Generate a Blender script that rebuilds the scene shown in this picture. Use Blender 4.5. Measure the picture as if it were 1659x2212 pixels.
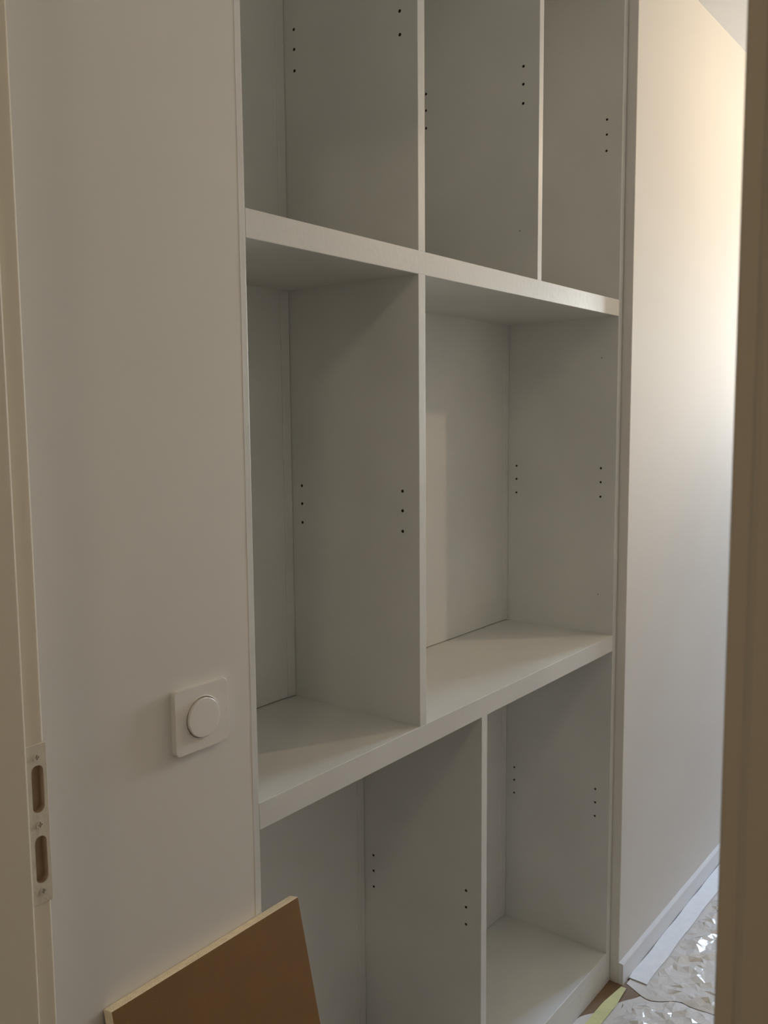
import bpy, bmesh, math, random
from mathutils import Vector, Matrix, noise

random.seed(4)
scene = bpy.context.scene
for o in list(bpy.data.objects):
    bpy.data.objects.remove(o)
C = scene.collection

# ------------------------------------------------------------------ camera
CAM = Vector((0.0, -0.846, 1.4044))
YAW, PITCH, ROLL, FPX = 0.6659, -0.1048, -0.0081, 1905.0
F = Vector((math.cos(YAW) * math.cos(PITCH), math.sin(YAW) * math.cos(PITCH), math.sin(PITCH)))
R0 = Vector((math.sin(YAW), -math.cos(YAW), 0)); U0 = R0.cross(F)
R = R0 * math.cos(ROLL) + U0 * math.sin(ROLL)
U = -R0 * math.sin(ROLL) + U0 * math.cos(ROLL)
cd = bpy.data.cameras.new('camera')
cd.sensor_fit = 'VERTICAL'; cd.sensor_height = 36.0
cd.lens = FPX / 2212 * 36.0
cd.clip_start = 0.02
cd.dof.use_dof = True; cd.dof.focus_distance = 1.5; cd.dof.aperture_fstop = 16
cam = bpy.data.objects.new('camera', cd); C.objects.link(cam)
M = Matrix((R, U, -F)).transposed().to_4x4(); M.translation = CAM
cam.matrix_world = M
scene.camera = cam

# ------------------------------------------------------------------ exposure, sky
vs = scene.view_settings
vs.view_transform = 'Standard'; vs.look = 'None'; vs.exposure = -0.62; vs.gamma = 1.0
vs.use_curve_mapping = False
scene.cycles.max_bounces = 16
scene.cycles.diffuse_bounces = 10
scene.cycles.transparent_max_bounces = 16
scene.cycles.sample_clamp_indirect = 4.0
scene.cycles.caustics_reflective = False
scene.cycles.caustics_refractive = False

world = bpy.data.worlds.new('sky'); scene.world = world
world.use_nodes = True
wn = world.node_tree.nodes; wl = world.node_tree.links
wn.clear()
w_out = wn.new('ShaderNodeOutputWorld'); w_bg = wn.new('ShaderNodeBackground')
w_tc = wn.new('ShaderNodeTexCoord'); w_sep = wn.new('ShaderNodeSeparateXYZ')
w_ramp = wn.new('ShaderNodeValToRGB')
wl.new(w_tc.outputs['Generated'], w_sep.inputs[0])
wl.new(w_sep.outputs['Z'], w_ramp.inputs[0])
wl.new(w_ramp.outputs[0], w_bg.inputs[0]); wl.new(w_bg.outputs[0], w_out.inputs[0])
el = w_ramp.color_ramp.elements
el[0].position = 0.0; el[0].color = (0.44, 0.46, 0.47, 1)
el[1].position = 1.0; el[1].color = (0.24, 0.36, 0.62, 1)
for pos, col in ((0.01, (0.58, 0.58, 0.58)), (0.07, (0.57, 0.58, 0.60)), (0.20, (0.40, 0.45, 0.53)), (0.42, (0.33, 0.41, 0.57))):
    e = el.new(pos); e.color = (*col, 1)
w_bg.inputs[1].default_value = 335.0

LAMP_POS = (2.74, -0.81, 2.25)
LAMP_POWER = 1650.0          # emission strength of the hanging bulb
ROOM_LAMP = 42.0             # lamp of the room the photograph is taken from; it lights the near side of the door frame

# window opening in the end wall (daylight enters here)
WX, WY0, WY1, WZ0, WZ1 = 4.60, -0.74, -0.26, 1.32, 2.08
pl = bpy.data.lights.new('window_end_offscreen', 'AREA')
pl.shape = 'RECTANGLE'; pl.size = WY1 - WY0; pl.size_y = WZ1 - WZ0
pl.cycles.is_portal = True
po = bpy.data.objects.new('window_end_offscreen', pl); C.objects.link(po)
po.location = (WX + 0.02, (WY0 + WY1) / 2, (WZ0 + WZ1) / 2)
po.rotation_euler = (math.pi / 2, 0, math.pi / 2)     # shines towards -X

# ------------------------------------------------------------------ materials
def new_mat(name):
    m = bpy.data.materials.new(name); m.use_nodes = True
    return m, m.node_tree.nodes, m.node_tree.links

def paint(name, col, rough=0.5, var=0.03, scale=9.0, bump=0.02, bscale=220.0, stretch=(1, 1, 1), spec=0.4):
    m, n, l = new_mat(name)
    b = n['Principled BSDF']
    b.inputs['Roughness'].default_value = rough
    b.inputs['Specular IOR Level'].default_value = spec
    tc = n.new('ShaderNodeTexCoord'); mp = n.new('ShaderNodeMapping')
    mp.inputs['Scale'].default_value = stretch
    l.new(tc.outputs['Object'], mp.inputs[0])
    nz = n.new('ShaderNodeTexNoise'); nz.inputs['Scale'].default_value = scale
    nz.inputs['Detail'].default_value = 4
    l.new(mp.outputs[0], nz.inputs['Vector'])
    rp = n.new('ShaderNodeValToRGB')
    rp.color_ramp.elements[0].position = 0.3; rp.color_ramp.elements[1].position = 0.7
    rp.color_ramp.elements[0].color = (*[c * (1 - var) for c in col], 1)
    rp.color_ramp.elements[1].color = (*[min(1, c * (1 + var)) for c in col], 1)
    l.new(nz.outputs['Fac'], rp.inputs[0]); l.new(rp.outputs[0], b.inputs['Base Color'])
    n2 = n.new('ShaderNodeTexNoise'); n2.inputs['Scale'].default_value = bscale
    n2.inputs['Detail'].default_value = 3
    l.new(mp.outputs[0], n2.inputs['Vector'])
    bp = n.new('ShaderNodeBump'); bp.inputs['Strength'].default_value = bump * 5
    bp.inputs['Distance'].default_value = 0.002
    l.new(n2.outputs['Fac'], bp.inputs['Height']); l.new(bp.outputs[0], b.inputs['Normal'])
    return m

MAT = {}
MAT['wall'] = paint('wall_paint', (0.68, 0.655, 0.61), 0.75, 0.02, 3.0, 0.005, 300)
MAT['baseboard'] = paint('baseboard_gloss_paint', (0.70, 0.70, 0.70), 0.35, 0.01, 5.0, 0.004, 200)
MAT['ceiling'] = paint('ceiling_paint', (0.70, 0.69, 0.67), 0.8, 0.02, 3.0, 0.02, 300)
MAT['shelf'] = paint('shelf_primer_paint', (0.64, 0.64, 0.615), 0.42, 0.05, 5.0, 0.03, 90, (1, 1, 1))
MAT['filler'] = paint('filler_paint', (0.64, 0.635, 0.61), 0.5, 0.03, 20.0, 0.05, 150)
MAT['frame'] = paint('door_frame_paint', (0.69, 0.625, 0.50), 0.45, 0.02, 5.0, 0.006, 160)
MAT['plate'] = paint('strike_plate_paint', (0.67, 0.615, 0.51), 0.35, 0.03, 40.0, 0.03, 300)
MAT['plastic'] = paint('switch_plastic', (0.74, 0.71, 0.66), 0.35, 0.005, 10.0, 0.0, 300, spec=0.5)
MAT['mdf'] = paint('mdf_face', (0.19, 0.10, 0.033), 0.6, 0.05, 25.0, 0.02, 400)
MAT['mdf_edge'] = paint('mdf_edge', (0.86, 0.71, 0.48), 0.8, 0.08, 120.0, 0.1, 500)
MAT['raw'] = paint('raw_drilled_wood', (0.10, 0.07, 0.045), 0.9, 0.05, 100.0, 0.05, 500)
MAT['slot'] = paint('mortise_wood', (0.52, 0.41, 0.29), 0.9, 0.1, 60.0, 0.05, 500)
MAT['screw'] = paint('screw_steel', (0.36, 0.36, 0.34), 0.35, 0.03, 50.0, 0.0, 300)
MAT['screw'].node_tree.nodes['Principled BSDF'].inputs['Metallic'].default_value = 0.5
MAT['tile'] = paint('beige_floor_tile', (0.185, 0.12, 0.066), 0.4, 0.15, 14.0, 0.03, 120)
MAT['grout'] = paint('tile_grout', (0.16, 0.12, 0.09), 0.9, 0.1, 60.0, 0.1, 300)
MAT['tape_white'] = paint('white_masking_tape', (0.78, 0.80, 0.80), 0.55, 0.03, 40.0, 0.1, 300)
MAT['tape_yellow'] = paint('yellow_masking_tape', (0.62, 0.61, 0.30), 0.6, 0.06, 40.0, 0.1, 300)
MAT['cord'] = paint('black_cable', (0.03, 0.03, 0.03), 0.5, 0.05, 40.0, 0.0, 300)

def film_mat():
    m, n, l = new_mat('clear_plastic_film')
    b = n['Principled BSDF']; out = n['Material Output']
    b.inputs['Base Color'].default_value = (0.84, 0.81, 0.76, 1)
    b.inputs['Roughness'].default_value = 0.13
    b.inputs['Specular IOR Level'].default_value = 0.9
    tc = n.new('ShaderNodeTexCoord')
    nz = n.new('ShaderNodeTexNoise'); nz.inputs['Scale'].default_value = 22
    nz.inputs['Detail'].default_value = 5; nz.inputs['Distortion'].default_value = 1.5
    l.new(tc.outputs['Object'], nz.inputs['Vector'])
    bp = n.new('ShaderNodeBump'); bp.inputs['Strength'].default_value = 0.35
    bp.inputs['Distance'].default_value = 0.006
    l.new(nz.outputs['Fac'], bp.inputs['Height']); l.new(bp.outputs[0], b.inputs['Normal'])
    tr = n.new('ShaderNodeBsdfTransparent'); mx = n.new('ShaderNodeMixShader')
    mx.inputs[0].default_value = 0.80
    l.new(tr.outputs[0], mx.inputs[1]); l.new(b.outputs[0], mx.inputs[2])
    l.new(mx.outputs[0], out.inputs['Surface'])
    return m
MAT['film'] = film_mat()

def glass_mat():
    m, n, l = new_mat('window_glass')
    out = n['Material Output']; n.remove(n['Principled BSDF'])
    tr = n.new('ShaderNodeBsdfTransparent'); tr.inputs[0].default_value = (0.93, 0.95, 0.95, 1)
    gl = n.new('ShaderNodeBsdfGlossy'); gl.inputs['Roughness'].default_value = 0.02
    mx = n.new('ShaderNodeMixShader'); mx.inputs[0].default_value = 0.05
    l.new(tr.outputs[0], mx.inputs[1]); l.new(gl.outputs[0], mx.inputs[2])
    l.new(mx.outputs[0], out.inputs['Surface'])
    return m
MAT['glass'] = glass_mat()

def emit(name, col, strength):
    m, n, l = new_mat(name)
    b = n['Principled BSDF']
    b.inputs['Base Color'].default_value = (0.9, 0.88, 0.82, 1)
    b.inputs['Emission Color'].default_value = (*col, 1)
    b.inputs['Emission Strength'].default_value = strength
    return m
MAT['bulb'] = emit('glowing_bulb', (1.0, 0.75, 0.50), LAMP_POWER)
MAT['room_lamp'] = emit('glowing_diffuser', (1.0, 0.82, 0.60), ROOM_LAMP)

# ------------------------------------------------------------------ helpers
def add_box(bm, a, b):
    r = bmesh.ops.create_cube(bm, size=1.0)['verts']
    c = [(a[i] + b[i]) / 2 for i in range(3)]; s = [abs(b[i] - a[i]) for i in range(3)]
    for v in r:
        v.co = Vector([c[i] + v.co[i] * s[i] for i in range(3)])
    return r

def bm_box(a, b, bevel=0.0, seg=2):
    bm = bmesh.new(); add_box(bm, a, b)
    if bevel:
        bmesh.ops.bevel(bm, geom=bm.edges[:], offset=bevel, segments=seg, profile=0.5, affect='EDGES', clamp_overlap=True)
    return bm

def obj(name, bm, mat, parent=None, smooth=False, origin=None):
    me = bpy.data.meshes.new(name)
    bmesh.ops.recalc_face_normals(bm, faces=bm.faces[:])
    if origin is not None:
        bmesh.ops.translate(bm, verts=bm.verts[:], vec=-Vector(origin))
    bm.to_mesh(me); bm.free()
    for m in (mat if isinstance(mat, (list, tuple)) else [mat]):
        me.materials.append(MAT[m])
    if smooth:
        for f in me.polygons: f.use_smooth = True
    o = bpy.data.objects.new(name, me); C.objects.link(o)
    if origin is not None: o.location = origin
    if parent is not None:
        o.parent = parent
        o.matrix_parent_inverse = Matrix.Translation(-parent.location)
    return o

def tag(o, label, cat, kind=None, group=None):
    o['label'] = label; o['category'] = cat
    if kind: o['kind'] = kind
    if group: o['group'] = group
    return o

def empty(name, loc, label, cat, kind=None, group=None):
    o = bpy.data.objects.new(name, None); C.objects.link(o); o.location = loc
    o.empty_display_size = 0.05
    return tag(o, label, cat, kind, group)

def cyl(bm, p0, p1, r, seg=16):
    p0 = Vector(p0); p1 = Vector(p1); d = p1 - p0
    ret = bmesh.ops.create_cone(bm, cap_ends=True, segments=seg, radius1=r, radius2=r, depth=d.length)
    q = Vector((0, 0, 1)).rotation_difference(d.normalized())
    mtx = Matrix.Translation((p0 + p1) / 2) @ q.to_matrix().to_4x4()
    bmesh.ops.transform(bm, matrix=mtx, verts=ret['verts'])
    return ret['verts']

def prism(bm, pts, a, b, axis):
    """extrude a closed 2-D outline between a and b along axis (0,1,2)"""
    def mk(p, t):
        q = list(p); q.insert(axis, t); return bm.verts.new(q)
    A = [mk(p, a) for p in pts]; B = [mk(p, b) for p in pts]; n = len(pts)
    bm.faces.new(A); bm.faces.new(B[::-1])
    for i in range(n):
        bm.faces.new((A[i], B[i], B[(i + 1) % n], A[(i + 1) % n]))

def rounded_rect(cx, cy, w, h, r, seg=6):
    pts = []
    for sx, sy, a0 in ((1, 1, 0), (-1, 1, 90), (-1, -1, 180), (1, -1, 270)):
        for i in range(seg + 1):
            a = math.radians(a0 + 90 * i / seg)
            pts.append((cx + sx * (w / 2 - r) + r * math.cos(a), cy + sy * (h / 2 - r) + r * math.sin(a)))
    return pts

def drill(o, bm_cut, mat):
    """subtract a cutter from o for good; the walls of the cut take mat"""
    me = bpy.data.meshes.new('cutter')
    bmesh.ops.recalc_face_normals(bm_cut, faces=bm_cut.faces[:])
    bm_cut.to_mesh(me); bm_cut.free(); me.materials.append(MAT[mat])
    c = bpy.data.objects.new('cutter', me); C.objects.link(c)
    md = o.modifiers.new('drill', 'BOOLEAN'); md.object = c; md.operation = 'DIFFERENCE'; md.solver = 'EXACT'
    md.material_mode = 'TRANSFER'
    bpy.context.view_layer.update()
    ev = o.evaluated_get(bpy.context.evaluated_depsgraph_get())
    new = bpy.data.meshes.new_from_object(ev, preserve_all_data_layers=True, depsgraph=bpy.context.evaluated_depsgraph_get())
    old = o.data; o.modifiers.clear(); o.data = new; new.name = old.name
    bpy.data.objects.remove(c); bpy.data.meshes.remove(me)

# ------------------------------------------------------------------ dimensions (metres; wall face at Y = 0)
XL, XR, XG = 0.797, 1.956, 1.978          # inside of side panels, corner of the wall beyond
D1, D2, D3 = (1.171, 1.190), (1.566, 1.583), (1.368, 1.3875)
ZU0, ZU1 = 1.6353, 1.6723                 # upper thick shelf
ZL0, ZL1 = 0.8487, 0.8871                 # lower thick shelf
ZP = 0.0817                               # bottom board
DEP = 0.29
PR = 0.023                                # wall beyond stands proud of the bookcase
CEIL = 2.454
YO = -1.65                                # opposite wall of the corridor
JX0, JX1 = 0.370, 0.442                   # door frame depth
YLJ, YRJ = -0.080, -0.7504                # rebate faces of the door frame
STOP = 0.015

# ------------------------------------------------------------------ structure
def struct(name, bm, mat, label, cat, **k):
    return tag(obj(name, bm, mat, **k), label, cat, 'structure')

bm = bm_box((JX0 + 0.02, 0.0, -.05), (XL - 0.0105, 0.40, CEIL + 0.04))
struct('wall_left', bm, 'wall', 'beige painted wall carrying the round switch, left of the bookcase', 'wall')
bm = bm_box((XG, -PR, -.05), (WX + 0.05, 0.40, CEIL + 0.04), 0.002)
struct('wall_right', bm, 'wall', 'brightly lit white wall beyond the bookcase, above the baseboard', 'wall')
bm = bm_box((XL - 0.0105, DEP + 0.02, -.05), (XG, 0.40, CEIL + 0.04))
struct('wall_behind_bookcase', bm, 'wall', 'plain wall closing the alcove behind the bookcase', 'wall')
bm = bm_box((JX1 - 0.05, YO - 0.1, -.05), (WX + 0.05, YO, CEIL + 0.04))
struct('wall_opposite', bm, 'wall', 'painted corridor wall facing the bookcase', 'wall')
# end wall with window opening
bm = bmesh.new()
for a, b in (((WX, YO - .1, -.05), (WX + 0.22, .1, WZ0)), ((WX, YO - .1, WZ1), (WX + 0.22, .1, CEIL + 0.04)),
             ((WX, YO - .1, WZ0), (WX + 0.22, WY0, WZ1)), ((WX, WY1, WZ0), (WX + 0.22, .1, WZ1))):
    add_box(bm, a, b)
struct('wall_end', bm, 'wall', 'white end wall of the corridor around the window', 'wall')
win = empty('window_1', (WX + 0.14, (WY0 + WY1) / 2, WZ0), 'white framed window in the end wall of the corridor', 'window', 'structure')
bm = bmesh.new()
wx0, wx1 = WX + 0.11, WX + 0.16
ym = (WY0 + WY1) / 2
for a, b in (((wx0, WY0, WZ0), (wx1, WY1, WZ0 + 0.05)), ((wx0, WY0, WZ1 - 0.05), (wx1, WY1, WZ1)),
             ((wx0, WY0, WZ0 + .05), (wx1, WY0 + 0.05, WZ1 - .05)), ((wx0, WY1 - 0.05, WZ0 + .05), (wx1, WY1, WZ1 - .05)),
             ((wx0, ym - 0.02, WZ0 + .05), (wx1, ym + 0.02, WZ1 - .05))):
    add_box(bm, a, b)
obj('window_frame', bm, 'wall', win)
for a, b in ((WY0 + .05, ym - .02), (ym + .02, WY1 - .05)):
    obj('pane', bm_box((wx0 + .02, a, WZ0 + .05), (wx0 + .026, b, WZ1 - .05)), 'glass', win)
bm = bm_box((JX0 + 0.02, YO - 0.1, CEIL), (WX + 0.22, 0.40, CEIL + 0.05))
struct('ceiling', bm, 'ceiling', 'flat white corridor ceiling', 'ceiling')

# door wall with opening, and the room the photograph is taken from
RX, RY0, RY1 = -2.2, -2.6, 0.6
DH = 2.06
bm = bmesh.new()
for a, b in (((JX0 + .01, -0.06, -.05), (JX1 - .004, RY1 + .1, CEIL)), ((JX0 + .01, RY0 - .1, -.05), (JX1 - .004, YRJ - 0.02, CEIL)),
             ((JX0 + .01, YRJ - 0.02, DH + 0.02), (JX1 - .004, -0.06, CEIL))):
    add_box(bm, a, b)
struct('wall_door', bm, 'wall', 'partition wall holding the door frame', 'wall')
bm = bmesh.new()
for a, b in (((RX - .1, RY0 - .1, -.05), (RX, RY1 + .1, CEIL)), ((RX, RY0 - .1, -.05), (JX0 + .01, RY0, CEIL)), ((RX, RY1, -.05), (JX0 + .01, RY1 + .1, CEIL))):
    add_box(bm, a, b)
struct('wall_room', bm, 'wall', 'painted walls of the room in front of the doorway', 'wall')
bm = bm_box((RX - .1, RY0 - .1, CEIL), (JX0 + .045, RY1 + .1, CEIL + .05))
struct('ceiling_room', bm, 'ceiling', 'ceiling of the room in front of the doorway', 'ceiling')

# floor: screed under tiles
floor = struct('floor', bm_box((RX - .1, RY0 - .1, -0.06), (WX + .25, 0.75, -0.006)), 'grout',
               'beige tiled corridor floor under plastic film', 'floor')
T = 0.345
tile_me = None
k = 0
for i in range(-8, 8):
    for j in range(-6, 2):
        x0, y0 = 2.353 + i * T, -0.085 + j * T
        if x0 > WX or y0 > -0.0 or x0 < -.6 or y0 < -1.5: continue
        if tile_me is None:
            t = obj('tile', bm_box((0, 0, -0.008), (T - .004, T - .004, 0), 0.0012, 1), 'tile', floor)
            tile_me = t.data
        else:
            t = bpy.data.objects.new('tile', tile_me); C.objects.link(t); t.parent = floor
        t.location = (x0 + .002, y0 + .002, 0)

# baseboard on the bright wall
bb = bmesh.new()
prism(bb, [(-PR, 0), (-PR, 0.0545), (-PR - 0.010, 0.0545), (-PR - 0.0118, 0.0525), (-PR - 0.0118, 0)], XG, WX, 0)
struct('baseboard_right', bb, 'baseboard', 'low white baseboard along the bright wall beyond the bookcase', 'baseboard')

# door frame
door = empty('door_1', (JX0, (YLJ + YRJ) / 2, 0), 'beige painted door frame with a strike plate', 'door frame', 'structure')
bm = bm_box((JX0 + .004, YLJ, 0), (JX1, -0.055, DH + 0.03), 0.0022, 3)
jl = obj('jamb', bm, ['frame', 'slot'], door)
bm = bm_box((JX0 - .012, YLJ - STOP, 0), (0.416, YLJ + .002, DH), 0.0022, 3)
obj('door_stop', bm, 'frame', door)
bm = bm_box((JX0 + .004, YRJ - 0.025, 0), (JX1, YRJ, DH + 0.03), 0.0022, 3)
obj('jamb', bm, 'frame', door)
YS = YRJ + STOP                           # opening-side face of the right stop
bm = bm_box((JX0, YRJ - .002, 0), (0.416, YS, DH), 0.0016, 3)
obj('door_stop', bm, 'frame', door)
bm = bmesh.new()                          # right casing with a rounded inner edge
prism(bm, [(JX0 - .010, YS - .014), (JX0 - .0085, YS - .0115), (JX0 - .005, YS - .0093), (JX0 + .002, YS - .0083), (JX0 + .006, YS - .0083), (JX0 + .006, YS - .075), (JX0 - .010, YS - .075)], 0, DH + .07, 2)
obj('casing', bm, 'frame', door)
bm = bm_box((JX0 - .010, YLJ + .004, 0), (JX0 + .008, YLJ + .065, DH + .07), 0.002, 2)
obj('casing', bm, 'frame', door)
bm = bm_box((JX0 + .004, YRJ, DH), (JX1, YLJ, DH + .03), 0.002, 2)
obj('head_jamb', bm, 'frame', door)
# strike plate: slots cut through plate and jamb
SL = [(0.4336, 1.0542, 0.0125, 0.047), (0.4336, 0.9835, 0.0125, 0.0475)]
cut = bmesh.new()
for cx, cz, w, h in SL:
    prism(cut, rounded_rect(cx, cz, w, h, 0.0060), YLJ - .01, YLJ + .008, 1)
drill(jl, cut, 'slot')
bm = bm_box((0.4165, YLJ - .0009, 0.939), (0.4438, YLJ + .0006, 1.0985), 0.0004, 1)
sp = obj('strike_plate', bm, ['plate', 'plate'], door)
sp['label'] = 'painted metal strike plate with two oval slots'
cut = bmesh.new()
for cx, cz, w, h in SL:
    prism(cut, rounded_rect(cx, cz, w, h, 0.0060), YLJ - .01, YLJ + .01, 1)
drill(sp, cut, 'plate')
for cz in (1.0859, 1.0188, 0.9517):
    bm = bmesh.new()
    cyl(bm, (0.4333, YLJ - .0016, cz), (0.4333, YLJ + .004, cz), 0.0036, 20)
    s = obj('screw', bm, ['plate', 'raw'], sp)
    cut = bmesh.new()
    add_box(cut, (0.4333 - .0024, YLJ - .004, cz - .0007), (0.4333 + .0024, YLJ - .0003, cz + .0007))
    drill(s, cut, 'raw')
    cut = bmesh.new()
    add_box(cut, (0.4333 - .0007, YLJ - .004, cz - .0024), (0.4333 + .0007, YLJ - .0003, cz + .0024))
    drill(s, cut, 'raw')

# ------------------------------------------------------------------ bookcase
bk = empty('built_in_bookcase', ((XL + XR) / 2, DEP / 2, 0), 'built-in white painted bookcase of open compartments, between two walls', 'bookcase')
EPS = 0.0006
HF, HB = 0.0345, 0.2642
ROWS = {'u': (2.077, 2.044, 2.0085), 'm': (1.285, 1.252, 1.2175), 'l': (0.4965, 0.4625, 0.4275)}

def holes(o, x, rows, extra=(), hf=HF, hb=HB):
    cut = bmesh.new()
    for z in rows:
        for y in (hf, hb):
            cyl(cut, (x - .01, y, z), (x + .010, y, z), 0.0027, 14)
    for y, z in extra:
        cyl(cut, (x - .01, y, z), (x + .006, y, z), 0.0012, 10)
    drill(o, cut, 'raw')

BV = 0.0009
side_l = obj('side_panel', bm_box((XL - 0.0105, 0, 0), (XL, DEP + .012, CEIL), BV), ['shelf', 'raw'], bk)
side_r = obj('side_panel', bm_box((XR, 0, 0), (XG - 0.0018, DEP + .012, CEIL), BV), ['shelf', 'raw'], bk)
holes(side_r, XR, ROWS['u'] + ROWS['m'] + ROWS['l'], ((0.040, 1.543), (0.0395, 0.982)), 0.0375)
obj('shelf', bm_box((XL, 0, ZU0), (XR, DEP + .004, ZU1), BV), 'shelf', bk)
obj('shelf', bm_box((XL, 0, ZL0), (XR, DEP + .004, ZL1), BV), 'shelf', bk)
obj('bottom_board', bm_box((XL, 0.0, ZP - .018), (XR, DEP + .004, ZP), BV), 'shelf', bk)
obj('plinth', bm_box((XL, 0.0, 0), (XR, 0.018, ZP - .0178), BV), 'shelf', bk)
obj('top_board', bm_box((XL, 0, CEIL - .03), (XR, DEP, CEIL), BV), 'shelf', bk)
for (x0, x1), z0, z1, rows, ex in ((D1, ZU1, CEIL - .03, ROWS['u'], ()), (D2, ZU1, CEIL - .03, ROWS['u'], ((0.0397, 1.7697),)),
                                   (D1, ZL1, ZU0, ROWS['m'], ()), (D3, ZP, ZL0, ROWS['l'], ())):
    d = obj('divider', bm_box((x0, 0.0, z0 - EPS), (x1, DEP + .004, z1 + EPS), BV), ['shelf', 'raw'], bk)
    holes(d, x0, rows, ex)
# back panels, one behind each compartment, and the narrow filler strips in their corners
for a, b, z0, z1 in ((XL, D1[0], ZU1, CEIL - .03), (D1[1], D2[0], ZU1, CEIL - .03), (D2[1], XR, ZU1, CEIL - .03),
                     (XL, D1[0], ZL1, ZU0), (D1[1], XR, ZL1, ZU0), (XL, D3[0], ZP, ZL0), (D3[1], XR, ZP, ZL0)):
    obj('back_panel', bm_box((a, DEP, z0 + .0018), (b, DEP + .012, z1)), 'shelf', bk)
    obj('corner_strip', bm_box((b - .021, DEP - .0022, z0 + .001), (b - .0008, DEP + .002, z1), 0.001, 2), 'filler', bk)
# bead of filler where the bookcase meets the wall with the switch
bm = bmesh.new()
xw = XL - 0.0105
n = 90
prev = None
for i in range(n + 1):
    z = CEIL * i / n
    w = 0.0009 + 0.0005 * noise.noise((0, 0, z * 14)); h = 0.0004 + 0.0003 * noise.noise((3, 0, z * 11))
    ring = [bm.verts.new(q) for q in ((xw - w, 0.0004, z), (xw - w * .3, -h, z), (xw + w * .5, -h * .8, z), (xw + w, 0.0004, z))]
    if prev:
        for q in range(3):
            bm.faces.new((prev[q], prev[q + 1], ring[q + 1], ring[q]))
    prev = ring
obj('filler_bead', bm, 'wall', bk, smooth=True)

# ------------------------------------------------------------------ light switch
SX, SZ = 0.6975, 1.0375
sw = empty('light_switch', (SX, 0, SZ), 'square white wall switch with a round rocker', 'light switch')
bm = bmesh.new()
prism(bm, rounded_rect(SX, SZ, 0.0835, 0.0815, 0.0048), -0.0080, 0.0, 1)
top = [e for e in bm.edges if all(abs(v.co.y + .0080) < 1e-6 for v in e.verts)]
bmesh.ops.bevel(bm, geom=top, offset=0.0016, segments=3, profile=0.5, affect='EDGES')
pt = obj('cover_plate', bm, ['plastic', 'plastic'], sw)
cut = bmesh.new(); cyl(cut, (SX, -.02, SZ), (SX, -.0050, SZ), 0.0262, 64)
drill(pt, cut, 'plastic')
def lathe(bm, prof, c, seg=64, tilt=None):
    rings = []
    for r, y in prof:
        rings.append([bm.verts.new((r * math.cos(2 * math.pi * i / seg), y, r * math.sin(2 * math.pi * i / seg))) for i in range(seg)])
    for a, b in zip(rings, rings[1:]):
        for i in range(seg):
            bm.faces.new((a[i], a[(i + 1) % seg], b[(i + 1) % seg], b[i]))
    bm.faces.new(rings[0]); bm.faces.new(rings[-1])
    m = Matrix.Translation(c)
    if tilt is not None: m = m @ tilt
    bmesh.ops.transform(bm, matrix=m, verts=bm.verts[:])
bm = bmesh.new()
prof = [(0.0274, -.0074), (0.0274, -.0088), (0.0271, -.0094), (0.0265, -.0094), (0.0260, -.0088), (0.0260, -.0054)]
rings = []
for r, y in prof:
    rings.append([bm.verts.new((SX + r * math.cos(2 * math.pi * i / 64), y, SZ + r * math.sin(2 * math.pi * i / 64))) for i in range(64)])
for a, b in zip(rings, rings[1:]):
    for i in range(64):
        bm.faces.new((a[i], a[(i + 1) % 64], b[(i + 1) % 64], b[i]))
obj('ring', bm, 'plastic', sw, smooth=True)
bm = bmesh.new()
lathe(bm, [(0.0248, .003), (0.0248, -.0026), (0.0246, -.0033), (0.0240, -.0037), (0.020, -.0038), (0.004, -.0037)], (SX, -.0085, SZ), tilt=Matrix.Rotation(math.radians(1.2), 4, 'Z'))
obj('rocker', bm, 'plastic', sw, smooth=False)

# ------------------------------------------------------------------ MDF board leaning on the wall
BX0, BX1, BT, BTH = 0.545, 0.8525, 0.016, 0.7305
ANG = math.radians(12.8)
L = BTH / math.cos(ANG)
bm = bm_box((BX0, -BT, 0), (BX1, 0, L - BT * math.tan(ANG) * 0), 0.0005, 1)
bm.faces.ensure_lookup_table()
bm.normal_update()
for f in bm.faces:
    f.material_index = 0 if abs(f.normal.y) > 0.9 else 1
# rotate about the top back edge, which rests on the wall; the bottom edge swings towards the room
mt = Matrix.Translation((0, -0.0004, BTH)) @ Matrix.Rotation(-ANG, 4, 'X') @ Matrix.Translation((0, 0, -L))
bmesh.ops.transform(bm, matrix=mt, verts=bm.verts[:])
board = obj('mdf_board', bm, ['mdf', 'mdf_edge'])
zmin = min(v.co.z for v in board.data.vertices)
tag(board, 'brown fibreboard panel with pale cut edges leaning on the wall under the switch', 'board')

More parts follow.
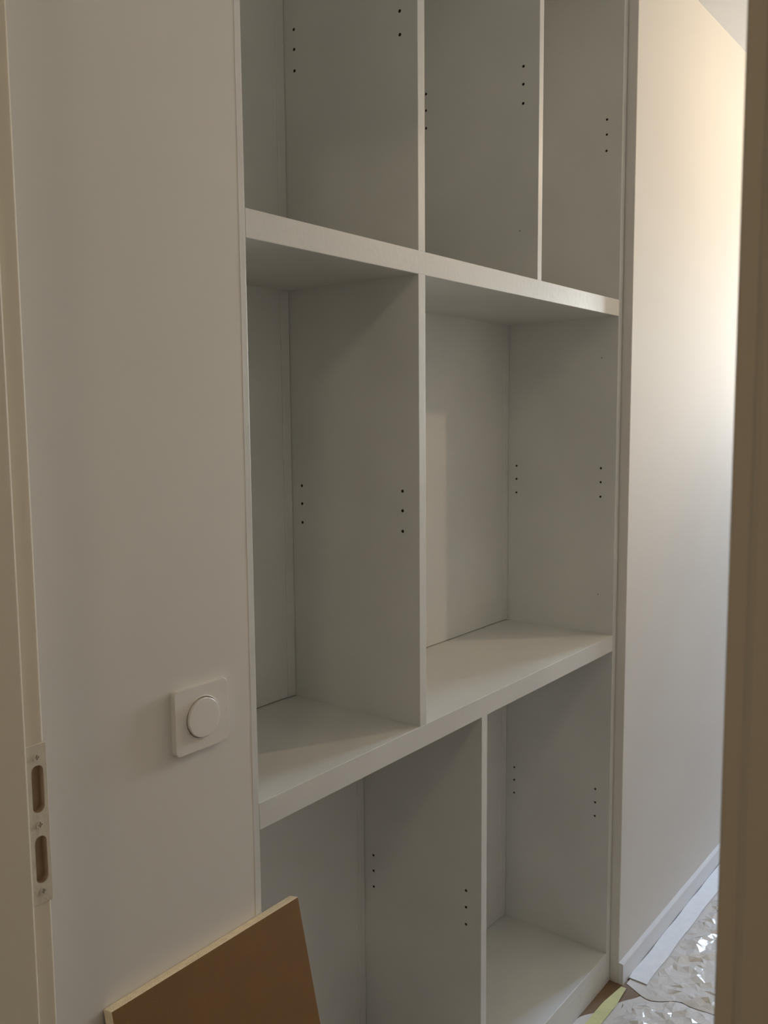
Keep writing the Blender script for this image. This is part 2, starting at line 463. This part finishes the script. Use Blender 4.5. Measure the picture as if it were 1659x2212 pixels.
# ------------------------------------------------------------------ floor protection
def sheet(name, x0, x1, y0, y1, edge_fn, seed, amp, zbase, flat, label):
    """film laid on the floor; it lies flat within `flat` metres of its wall-side edge (y1)"""
    st = 0.015
    bm = bmesh.new(); nx, ny = int((x1 - x0) / st), int((y1 - y0) / st)
    grid = []
    for i in range(nx + 1):
        row = []
        for j in range(ny + 1):
            u, v = i / nx, j / ny
            x, y = edge_fn(x0 + u * (x1 - x0), y0 + v * (y1 - y0), u, v)
            if 0 < i < nx and 0 < j < ny:
                x += random.uniform(-.4, .4) * st; y += random.uniform(-.4, .4) * st
            q = Vector((x * 7.0, y * 10.0, seed))
            w = q + 0.7 * noise.noise_vector(q * 0.8)
            rd = 1.0 - abs(noise.noise(w)) * 2.4
            rd2 = 1.0 - abs(noise.noise(w * 2.6 + Vector((9, 2, 0)))) * 2.4
            rd3 = 1.0 - abs(noise.noise(w * 6.0 + Vector((1, 7, 3)))) * 2.4
            h = max(0, rd) ** 4 * 0.8 + max(0, rd2) ** 4 * 0.42 + max(0, rd3) ** 3 * 0.12 + 0.2 * (noise.noise(w * 0.5) + 0.5)
            dy = (1 - v) * (y1 - y0)
            fall = min(1.0, max(0.0, (dy - flat) / 0.035)) * min(1.0, min(u, 1 - u) * (x1 - x0) / 0.03 + .12)
            row.append(bm.verts.new((x, y, zbase + amp * max(0, h) * fall)))
        grid.append(row)
    for i in range(nx):
        for j in range(ny):
            a, b, c, d = grid[i][j], grid[i + 1][j], grid[i + 1][j + 1], grid[i][j + 1]
            for f in (((a, b, c), (a, c, d)) if random.random() < .5 else ((a, b, d), (b, c, d))):
                bm.faces.new(f)
    o = obj(name, bm, 'film')
    return tag(o, label, 'plastic sheet')

def meet(y):
    """line on which the two films meet"""
    t = max(0.0, min(1.0, (-0.04 - y) / 0.16))
    return 1.990 - 0.030 * math.sin(math.pi * min(1, t * 1.25)) + 0.010 * t + 0.003 * math.sin(y * 70)
def edgeA(x, y, u, v):
    return x + (1 - u) ** 8 * (meet(y) - 1.985), y
sheet('plastic_sheet', 1.985, 3.10, -0.34, -0.040, edgeA, 1.7, 0.015, 0.0012, 0.042,
      'crumpled clear plastic film taped along the baseboard of the bright wall')
def edgeB(x, y, u, v):
    k = v ** 3
    t = max(0.0, min(1.0, (x - 1.80) / 0.10)); t = t * t * (3 - 2 * t)
    y -= k * (0.052 * t + 0.030 * max(0, (x - 1.90) / 0.09) - .004 * math.sin(x * 47))
    return x + u ** 8 * (meet(y) - 0.0030 - 1.985), y
sheet('plastic_sheet', 0.95, 1.985, -0.34, -0.002, edgeB, 5.1, 0.015, 0.0012, 0.050,
      'crumpled clear plastic film lying on the tiles in front of the bookcase plinth')

def tape(name, pts, mat, z, th, label):
    """pts: list of (centre x, centre y, half width)"""
    bm = bmesh.new(); prev = None
    for i, (x, y, hw) in enumerate(pts):
        dz = 0.0012 * (1 + noise.noise((x * 9, y * 5, z * 100)))
        e = 0.0012 * noise.noise((x * 40, 3, 0))
        ring = [bm.verts.new(q) for q in ((x, y - hw + e, z + dz), (x, y + hw + e, z + dz * .5), (x, y + hw + e, z + dz * .5 + th), (x, y - hw + e, z + dz + th))]
        if prev:
            for q in range(4):
                bm.faces.new((prev[q], prev[(q + 1) % 4], ring[(q + 1) % 4], ring[q]))
        else:
            bm.faces.new(ring)
        prev = ring
    bm.faces.new(prev[::-1])
    return tag(obj(name, bm, mat), label, 'tape')
tape('masking_tape', [(2.012 + i * .03, -0.0595 + .001 * math.sin(i), 0.0235) for i in range(37)], 'tape_white', 0.0030, 0.0006,
     'white masking tape holding the film down along the baseboard')
tape('masking_tape', [(1.966 - i * .02, -0.042 + .0035 * min(i, 9) / 9, 0.0065 + 0.0085 * min(1, i / 4)) for i in range(50)], 'tape_yellow', 0.0032, 0.0005,
     'pale yellow masking tape on the floor in front of the bookcase')

# ------------------------------------------------------------------ lamps out of frame
lp = empty('pendant_lamp_offscreen', (LAMP_POS[0], LAMP_POS[1], CEIL), 'bare glowing bulb hanging from the corridor ceiling', 'lamp')
bm = bmesh.new(); cyl(bm, (LAMP_POS[0], LAMP_POS[1], CEIL - .02), (LAMP_POS[0], LAMP_POS[1], CEIL), 0.04, 24)
obj('ceiling_rose', bm, 'plastic', lp)
bm = bmesh.new(); cyl(bm, (LAMP_POS[0], LAMP_POS[1], LAMP_POS[2] + .08), (LAMP_POS[0], LAMP_POS[1], CEIL - .01), 0.003, 8)
obj('cord', bm, 'cord', lp)
bm = bmesh.new(); cyl(bm, (LAMP_POS[0], LAMP_POS[1], LAMP_POS[2] + .02), (LAMP_POS[0], LAMP_POS[1], LAMP_POS[2] + .085), 0.017, 16)
obj('socket', bm, 'cord', lp)
bm = bmesh.new(); bmesh.ops.create_uvsphere(bm, u_segments=16, v_segments=10, radius=0.022)
bmesh.ops.translate(bm, verts=bm.verts[:], vec=LAMP_POS)
obj('bulb_offscreen', bm, 'bulb', lp, smooth=True)
bm = bmesh.new()                          # shallow dish under the bulb hides it from below
lx, ly, lz = LAMP_POS
lathe_pts = [(0.0, -.112), (0.05, -.108), (0.077, -.098), (0.077, -.094), (0.05, -.104), (0.0, -.108)]
rg = []
for r, z in lathe_pts:
    rg.append([bm.verts.new((lx + max(r, .0005) * math.cos(2 * math.pi * i / 32), ly + max(r, .0005) * math.sin(2 * math.pi * i / 32), lz + z)) for i in range(32)])
for a, b in zip(rg, rg[1:]):
    for i in range(32):
        bm.faces.new((a[i], a[(i + 1) % 32], b[(i + 1) % 32], b[i]))
obj('dish', bm, 'wall', lp, smooth=True)
bm = bmesh.new()
for a in range(3):
    ca, sa = math.cos(a * 2.0944), math.sin(a * 2.0944)
    cyl(bm, (lx + .016 * ca, ly + .016 * sa, lz + .05), (lx + 0.071 * ca, ly + 0.071 * sa, lz - .097), 0.0012, 6)
obj('dish_hanger', bm, 'cord', lp)

RLX, RLY = -0.9, -1.0                     # middle of that room
rl = empty('ceiling_lamp_offscreen', (RLX, RLY, CEIL), 'round ceiling lamp in the room in front of the doorway', 'lamp')
bm = bmesh.new(); cyl(bm, (RLX, RLY, CEIL - .03), (RLX, RLY, CEIL), 0.13, 32)
obj('lamp_base', bm, 'plastic', rl)
bm = bmesh.new(); cyl(bm, (RLX, RLY, CEIL - .075), (RLX, RLY, CEIL - .029), 0.12, 32)
obj('diffuser_offscreen', bm, 'room_lamp', rl)
